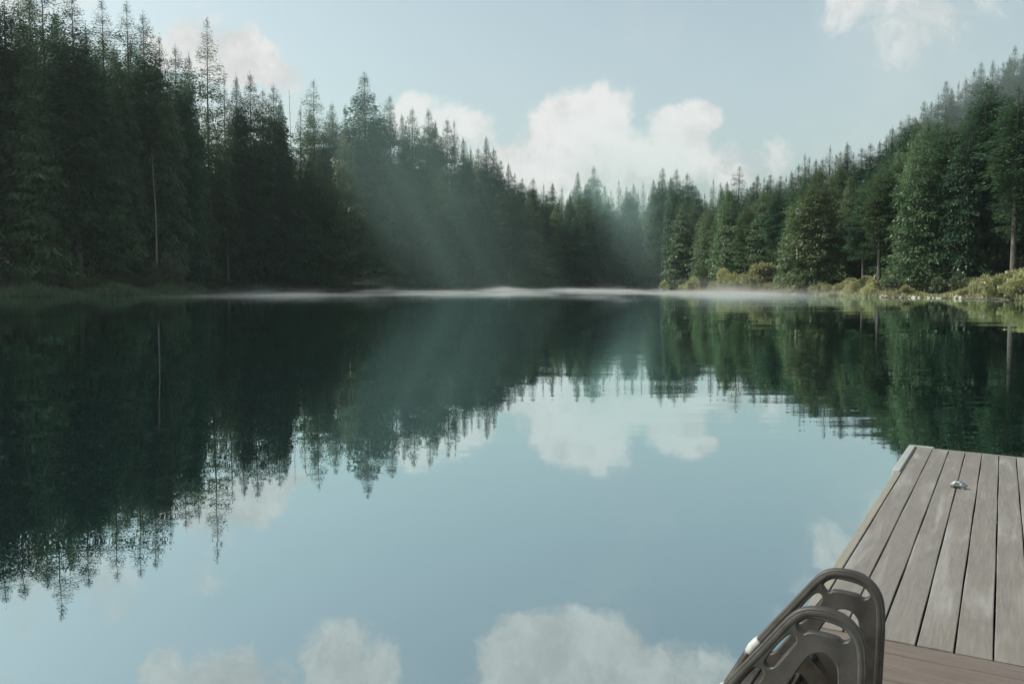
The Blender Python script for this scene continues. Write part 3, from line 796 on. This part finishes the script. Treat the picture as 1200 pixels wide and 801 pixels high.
def rail_mesh():
    cu = bpy.data.curves.new('rail', 'CURVE'); cu.dimensions = '2D'; cu.fill_mode = 'BOTH'
    cu.extrude = .0105; cu.bevel_depth = .0045; cu.bevel_resolution = 2; cu.offset = -.004
    for poly, k in ((outer, 1), (handle, 2), (slot, 2), (slot2, 2), (arch, 2)):
        pp = chaikin(poly, k)
        s = cu.splines.new('POLY'); s.points.add(len(pp)-1); s.use_cyclic_u = True
        for q, (x, z) in zip(s.points, pp): q.co = (x, z, 0, 1)
    ob = bpy.data.objects.new('tmp', cu); col.objects.link(ob)
    dg = bpy.context.evaluated_depsgraph_get()
    me = bpy.data.meshes.new_from_object(ob.evaluated_get(dg))
    bpy.data.objects.remove(ob)
    bm = bmesh.new(); bm.from_mesh(me)
    for v in bm.verts: v.co = Vector((v.co.x, v.co.z, v.co.y))     # stand it up: y = thickness
    # round tube along the outer rim and down the upright
    rim = chaikin(OUT_TOP, 2, False) + [(.543, .03)]
    c = Vector((.40, .25))
    pts = []
    for i, (x, z) in enumerate(rim):
        a = rim[max(0, i-1)]; b = rim[min(len(rim)-1, i+1)]
        tx, tz = b[0]-a[0], b[1]-a[1]; l = math.hypot(tx, tz)
        pts.append((x + tz/l*.0155, 0, z - tx/l*.0155))
    add_tube(bm, pts, .0175, 14)
    # ribs: platform lip and raised inner brace edge
    add_tube(bm, [(.375, 0, .458), (.300, 0, .345), (.20, 0, .19)], .0152, 10)
    add_tube(bm, [(.378, 0, .455), (.47, 0, .448), (.53, 0, .435)], .0152, 10)
    add_tube(bm, [(.27, 0, .21), (.46, 0, .235), (.53, 0, .24)], .014, 10)
    # foot flange
    add_box(bm, .44, .55, -.03, .03, .0025, .012)
    me2 = bpy.data.meshes.new('handrail'); bmesh.ops.recalc_face_normals(bm, faces=bm.faces)
    bm.to_mesh(me2); bm.free(); me2.materials.append(M['rail'])
    me2.shade_smooth() if hasattr(me2, 'shade_smooth') else None
    try: me2.set_sharp_from_angle(angle=R(38))
    except Exception: pass
    return me2
ML = MD @ Matrix.Translation((.50, -1.2, 0.002))
lad = empty('dock_ladder', mat=ML)
tag(lad, 'dark plastic swim ladder with two looped handrails at the edge of the jetty', 'ladder')
railme = rail_mesh()
OFF = Vector((-.50, 1.2, -.002))
for yk, ex in ((-.98, .0), (-1.42, 0.)):
    o = bpy.data.objects.new('handrail', railme); link(o, lad); o.location = OFF + Vector((ex, yk, 0))
    # stringer continuing down into the water
    bm = bmesh.new()
    add_tube(bm, [(.118, yk, .215), (.103, yk, .185), (.045, yk, .075), (-.02, yk, -.06), (-.21, yk, -.47), (-.34, yk, -.75)], .0165, 12)
    add_tube(bm, [(.135, yk, .10), (.06, yk, -.02), (-.12, yk, -.40), (-.25, yk, -.68)], .013, 10)
    for q in range(5):
        f = q/4; add_tube(bm, [(.045-.36*f, yk, .065-.78*f), (.09-.32*f, yk, .02-.66*f)], .011, 8)
    for v_ in bm.verts: v_.co += OFF
    bm_obj('stringer', bm, M['rail'], lad, True)
    bm = bmesh.new()
    add_tube(bm, [(.147, yk, .250), (.138, yk, .240), (.124, yk, .222), (.112, yk, .200)], [.0178, .0188, .0188, .0178], 14)
    for v_ in bm.verts: v_.co += OFF
    bm_obj('joint_cap', bm, M['cap'], lad, True)
    bm = bmesh.new()
    mt = Matrix.Translation(Vector((.325, yk-.022, .238))+OFF)@Matrix.Rotation(R(90), 4, 'X')
    bmesh.ops.create_cone(bm, cap_ends=True, segments=24, radius1=.013, radius2=.011, depth=.012, matrix=mt)
    bmesh.ops.create_cone(bm, cap_ends=True, segments=6, radius1=.007, radius2=.006, depth=.012, matrix=Matrix.Translation((0, -.006, 0))@mt)
    bm_obj('bolt', bm, M['darkmetal'], lad)
for q, (sx, sz) in enumerate(((.20, .16), (.03, -.10), (-.09, -.35), (-.20, -.60))):
    bm = bmesh.new(); add_box(bm, sx-.09, sx+.09, -1.405, -.995, sz-.02, sz+.012)
    for k in range(5): add_box(bm, sx-.08+k*.036, sx-.068+k*.036, -1.38, -1.02, sz+.0125, sz+.018)
    for v_ in bm.verts: v_.co += OFF
    bm_obj('tread', bm, M['rail'], lad, bevel=.005)

# small cast fitting on the boards
MC = MD @ Matrix.Translation((.592, 3.80, .001)) @ Matrix.Rotation(R(-14), 4, 'Z')
cl = empty('dock_cleat', mat=MC)
tag(cl, 'small silver metal cleat sitting on the grey boards near the far end of the jetty', 'cleat')
bm = bmesh.new()
# sloped body: pointed left horn, plateau, blunt right end
sec = [(-.074, .004, .020, .024), (-.058, .012, .021, .031), (-.034, .022, .021, .047), (-.018, .026, .020, .056), (.012, .028, .018, .056), (.032, .028, .017, .050), (.052, .024, .018, .040), (.066, .016, .020, .034)]
rings = []
for x, hw, zb, zt in sec:
    rings.append([bm.verts.new(p) for p in ((x, -hw, zb), (x, -hw*1.0, zb+(zt-zb)*.35), (x, -hw*.62, zt-.002), (x, 0, zt), (x, hw*.62, zt-.002), (x, hw, zb+(zt-zb)*.35), (x, hw, zb))])
for a_, b_ in zip(rings, rings[1:]):
    for k in range(7): bm.faces.new([a_[k], b_[k], b_[(k+1) % 7], a_[(k+1) % 7]])
bm.faces.new(rings[0]); bm.faces.new(rings[-1][::-1])
bm_obj('horn', bm, M['metal'], cl, bevel=.002)
bm = bmesh.new()
for y in (-1, 1):
    vs = [bm.verts.new((x, y*.0285 if i < 2 else y*.0222, z)) for i, (x, z) in enumerate([(-.030, .032), (.018, .031), (.010, .0505), (-.014, .0505)])]
    bm.faces.new(vs)
bmesh.ops.solidify(bm, geom=bm.faces[:], thickness=.0015)
bm_obj('side_shade_panel', bm, M['side_shade'], cl)  # darker flank panels paint in the shaded side of the cleat
for fx in (-.038, .040):
    bm = bmesh.new(); add_box(bm, fx-.013, fx+.013, -.022, .022, .0, .026)
    bm_obj('foot', bm, M['metal'], cl, bevel=.003)
bm = bmesh.new(); add_box(bm, -.022, .024, -.014, .014, .0, .020)
bm_obj('base_plate', bm, M['darkmetal'], cl, bevel=.002)

# ------------------------------------------------------------------ air: haze and lake mist
def box_obj(name, x0, x1, y0, y1, z0, z1, mat):
    bm = bmesh.new(); add_box(bm, x0, x1, y0, y1, z0, z1)
    return bm_obj(name, bm, mat)
m, nt = new_mat('haze')
pv = nt.node('ShaderNodeVolumePrincipled', ins={'Color': (.76, .95, .93, 1), 'Density': .00014, 'Anisotropy': .35})
out(nt, None, pv.outputs[0])
hz = box_obj('haze', -1600, 1600, -700, 2600, -4, 92, m)
tag(hz, 'thin pale haze in the air over the lake and forest', 'haze', kind='stuff')

m, nt = new_mat('lake_mist')
tc = nt.node('ShaderNodeTexCoord')
sep = nt.node('ShaderNodeSeparateXYZ', ins={0: tc.outputs['Object']})
mp = nt.node('ShaderNodeMapping', ins={'Vector': tc.outputs['Object'], 'Scale': (.050, .03, .6)})
nz = nt.node('ShaderNodeTexNoise', ins={'Vector': mp.outputs[0], 'Scale': 1.0, 'Detail': 4.0, 'Roughness': .6})
zz = nt.math('MAXIMUM', sep.outputs[2], 0.)
mp2 = nt.node('ShaderNodeMapping', ins={'Vector': tc.outputs['Object'], 'Scale': (.09, .012, .1), 'Location': (3.7, 1.2, 0)})
lump = nt.node('ShaderNodeTexNoise', ins={'Vector': mp2.outputs[0], 'Scale': 1.0, 'Detail': 4.0})
fall = nt.math('POWER', 2.718, nt.math('MULTIPLY', zz, nt.mapr(lump.outputs[0], .38, .66, -8.0, -1.7)))
fx = nt.math('MULTIPLY', nt.math('MULTIPLY', nt.mapr(sep.outputs[0], -62, -18), nt.mapr(sep.outputs[0], 34, 62, 1, 0)), nt.mapr(sep.outputs[0], 0, 25, 1, 1.7))
fy = nt.math('MULTIPLY', nt.mapr(sep.outputs[1], 92, 150), nt.mapr(sep.outputs[1], 225, 262, 1, .5))
dn = nt.math('MULTIPLY', nt.math('MULTIPLY', fall, nt.mapr(nz.outputs[0], .44, .64)), nt.math('MULTIPLY', fx, fy))
pv = nt.node('ShaderNodeVolumePrincipled', ins={'Color': (.93, .96, .96, 1), 'Density': nt.math('MULTIPLY', dn, .17), 'Anisotropy': .3})
out(nt, None, pv.outputs[0])
ms = box_obj('mist', -64, 70, 92, 262, .01, 3.2, m)
tag(ms, 'low white mist lying on the lake along the far shore', 'mist', kind='stuff')

m, nt = new_mat('rising_mist')
tc = nt.node('ShaderNodeTexCoord')
sep = nt.node('ShaderNodeSeparateXYZ', ins={0: tc.outputs['Object']})
xs_ = nt.math('ADD', sep.outputs[0], nt.math('MULTIPLY', sep.outputs[2], .5))      # sun shafts shaped into the mist density: streaks and edge slant along this axis
cmb = nt.node('ShaderNodeCombineXYZ', ins={0: nt.math('MULTIPLY', xs_, .14), 1: nt.math('MULTIPLY', sep.outputs[1], .02), 2: nt.math('MULTIPLY', sep.outputs[2], .012)})
nz = nt.node('ShaderNodeTexNoise', ins={'Vector': cmb.outputs[0], 'Scale': 1.0, 'Detail': 3.0})
fx = nt.math('MULTIPLY', nt.mapr(sep.outputs[0], -62, -46), nt.mapr(xs_, -10, 16, 1, .06))
fy = nt.math('MULTIPLY', nt.mapr(nt.math('ADD', sep.outputs[1], nt.mapr(xs_, -38, -14, 0., 34.)), 196, 226), nt.mapr(sep.outputs[1], 240, 270, 1, 0))
fz = nt.mapr(sep.outputs[2], 14, 58, 1, 0)
gx_ = nt.math('MULTIPLY', nt.mapr(sep.outputs[0], 12, 30), nt.mapr(sep.outputs[0], 44, 62, 1, 0))
gy_ = nt.math('MULTIPLY', nt.mapr(sep.outputs[1], 246, 266), nt.mapr(sep.outputs[1], 285, 318, 1, 0))
gap_ = nt.math('MULTIPLY', nt.math('MULTIPLY', gx_, gy_), 2.5)
dn = nt.math('MULTIPLY', nt.math('ADD', nt.math('MULTIPLY', fx, fy), gap_), nt.math('MULTIPLY', fz, nt.mapr(nz.outputs[0], .32, .68, .68, 1.32)))
pv = nt.node('ShaderNodeVolumePrincipled', ins={'Color': (.62, .95, .90, 1), 'Density': nt.math('MULTIPLY', dn, .0054), 'Anisotropy': .35})
out(nt, None, pv.outputs[0])
ms = box_obj('rising_mist', -64, 62, 134, 320, .02, 60, m)
tag(ms, 'thin sunlit mist with shaped-in light shafts rising in front of the central slope', 'mist', kind='stuff')

m, nt = new_mat('hillside_mist')
tc = nt.node('ShaderNodeTexCoord')
sep = nt.node('ShaderNodeSeparateXYZ', ins={0: tc.outputs['Object']})
fx = nt.math('MULTIPLY', nt.mapr(sep.outputs[0], 64, 86), nt.mapr(sep.outputs[0], 150, 175, 1, 0))
fy = nt.math('MULTIPLY', nt.mapr(sep.outputs[1], 150, 176), nt.mapr(sep.outputs[1], 255, 290, 1, 0))
fz = nt.math('MULTIPLY', nt.mapr(sep.outputs[2], 12, 34), nt.mapr(sep.outputs[2], 66, 86, 1, 0))
dn = nt.math('MULTIPLY', nt.math('MULTIPLY', fx, fy), fz)
pv = nt.node('ShaderNodeVolumePrincipled', ins={'Color': (.78, .95, .94, 1), 'Density': nt.math('MULTIPLY', dn, .0022), 'Anisotropy': .3})
out(nt, None, pv.outputs[0])
ms = box_obj('hillside_mist', 63, 176, 149, 291, 11, 87, m)
tag(ms, 'faint mist over the high hillside behind the right bank', 'mist', kind='stuff')

# ------------------------------------------------------------------ sky and light
SUN_AZ = R(-84)       # from +Y toward -X
SUN_EL = R(46)
wd = bpy.data.worlds.new('World'); sc.world = wd; wd.use_nodes = True
nt = NT(wd.node_tree); wd.node_tree.nodes.clear()
sky = nt.node('ShaderNodeTexSky', sky_type='NISHITA', sun_disc=False, sun_elevation=SUN_EL, sun_rotation=SUN_AZ, air_density=1.0, dust_density=4.0, ozone_density=1.0, altitude=200)
tc = nt.node('ShaderNodeTexCoord')
GEN = tc.outputs['Generated']
n1 = nt.node('ShaderNodeTexNoise', ins={'Vector': GEN, 'Scale': 9., 'Detail': 8., 'Roughness': .6})
n2 = nt.node('ShaderNodeTexNoise', ins={'Vector': GEN, 'Scale': 3.2, 'Detail': 6., 'Roughness': .62})
# domain warp
wv = nt.node('ShaderNodeVectorMath', operation='SUBTRACT', ins={0: n1.outputs['Color'], 1: (.5, .5, .5)})
wv = nt.node('ShaderNodeVectorMath', operation='SCALE', ins={0: wv.outputs[0], 'Scale': .085})
wp = nt.node('ShaderNodeVectorMath', operation='ADD', ins={0: GEN, 1: wv.outputs[0]}).outputs[0]
def sky_dir(px, row, reflected=False):
    d = FW + RT*(px-600)/F - UP*(row-400.5)/F
    if reflected: d = d*np.array([1, 1, -1])
    return d/np.linalg.norm(d)
CL = [ # px,row,radius px, strength
 (655,150,42,1),(690,142,45,1),(722,135,36,.95),(640,190,50,1),(700,195,60,1),(760,200,45,.9),(790,165,34,1),(815,140,26,1),(800,195,40,.9),(600,195,40,.9),(740,160,28,.6),
 (850,200,35,.6),(912,180,30,.55),(880,200,32,.45),(495,132,30,.85),(535,150,26,.75),(570,155,24,.75),(475,140,22,.8),
 (275,72,34,1),(305,80,28,1),(225,62,34,.9),(190,60,30,.8),(330,100,22,.7),
 (1030,6,34,.36),(1062,0,30,.36),(1165,5,34,.35),(1000,10,24,.3),(560,205,40,.8),(520,190,40,.7)]
CR = [(200,790,36,.9),(260,800,50,.95),(320,790,34,.6),(400,775,50,.9),(455,775,32,.8),(600,770,52,1),(660,760,60,1),(720,770,50,.95),(790,785,45,.85),(840,780,35,.8),(620,810,80,1),(770,830,70,.9),(420,830,80,.9),
      (985,640,36,.8),(945,680,26,.5),(905,720,20,.35),(1050,620,60,.6),(60,660,60,.55),(130,690,50,.5),(250,600,40,.6),(280,570,36,.7),(20,720,40,.4),(230,670,40,.3)]
tot = None
for lst, rf in ((CL, False), (CR, True)):
    for px, row, r, s in lst:
        d = sky_dir(px, row, rf)
        df = nt.node('ShaderNodeVectorMath', operation='DISTANCE', ins={0: wp, 1: tuple(d)})
        rad = r/F
        f = nt.mapr(df.outputs['Value'], rad*.35, rad*1.25, s, 0.)
        tot = f if tot is None else nt.math('ADD', nt.math('MAXIMUM', tot, f), nt.math('MULTIPLY', nt.math('MINIMUM', tot, f), .25))
det = nt.node('ShaderNodeTexNoise', ins={'Vector': wp, 'Scale': 22., 'Detail': 9., 'Roughness': .68})
mask = nt.math('ADD', tot, nt.math('MULTIPLY', nt.math('SUBTRACT', det.outputs[0], .5), 1.7))
mask = nt.mapr(mask, .22, .92)
# thin general wisps elsewhere
sepd = nt.node('ShaderNodeSeparateXYZ', ins={0: GEN})
wisp = nt.math('MULTIPLY', nt.mapr(n2.outputs[0], .48, .75), .30)
mask = nt.math('MAXIMUM', mask, wisp)
mask = nt.math('MULTIPLY', mask, nt.mapr(sepd.outputs[2], -.02, .03))
SKYK = 1.0
skyc = nt.node('ShaderNodeHueSaturation', ins={'Color': sky.outputs[0], 'Saturation': .6, 'Value': SKYK})
skyt = nt.mix(1., skyc.outputs[0], (.985, 1.065, .97), 'MULTIPLY')
shade = nt.mapr(nt.math('ADD', nt.math('MULTIPLY', det.outputs[0], .5), nt.math('MULTIPLY', n1.outputs[0], .5)), .38, .60, 3.7, 4.8)
cc = nt.node('ShaderNodeCombineColor', ins={0: shade, 1: nt.math('MULTIPLY', shade, 1.0), 2: nt.math('MULTIPLY', shade, .985)})
colr = nt.mix(nt.math('MULTIPLY', mask, .92), skyt, cc.outputs[0])
bg = nt.node('ShaderNodeBackground', ins={'Color': colr, 'Strength': .14})
wo = nt.node('ShaderNodeOutputWorld'); nt.l.new(bg.outputs[0], wo.inputs['Surface'])

sd_ = bpy.data.lights.new('sun', 'SUN'); sd_.energy = 4.0; sd_.angle = R(.6); sd_.color = (1, .93, .82)
so = bpy.data.objects.new('sun', sd_); col.objects.link(so)
dirn = Vector((math.sin(SUN_AZ)*math.cos(SUN_EL), math.cos(SUN_AZ)*math.cos(SUN_EL), math.sin(SUN_EL)))
so.rotation_euler = dirn.to_track_quat('Z', 'Y').to_euler(); so.location = dirn*60

sc.view_settings.view_transform = 'Standard'; sc.view_settings.look = 'None'
sc.view_settings.exposure = 0.36; sc.view_settings.gamma = 1.0
sc.view_settings.use_curve_mapping = False
try:
    cy = sc.cycles
    cy.max_bounces = 6; cy.diffuse_bounces = 2; cy.glossy_bounces = 3; cy.transmission_bounces = 2; cy.volume_bounces = 0; cy.transparent_max_bounces = 4
    cy.use_denoising = True; cy.denoiser = 'OPENIMAGEDENOISE'; cy.denoising_input_passes = 'RGB_ALBEDO_NORMAL'; cy.denoising_prefilter = 'ACCURATE'; cy.volume_step_rate = 3.0; cy.volume_max_steps = 96
    cy.sample_clamp_indirect = 4.0
    cy.use_adaptive_sampling = True; cy.adaptive_threshold = .02
except Exception as e: print(e)
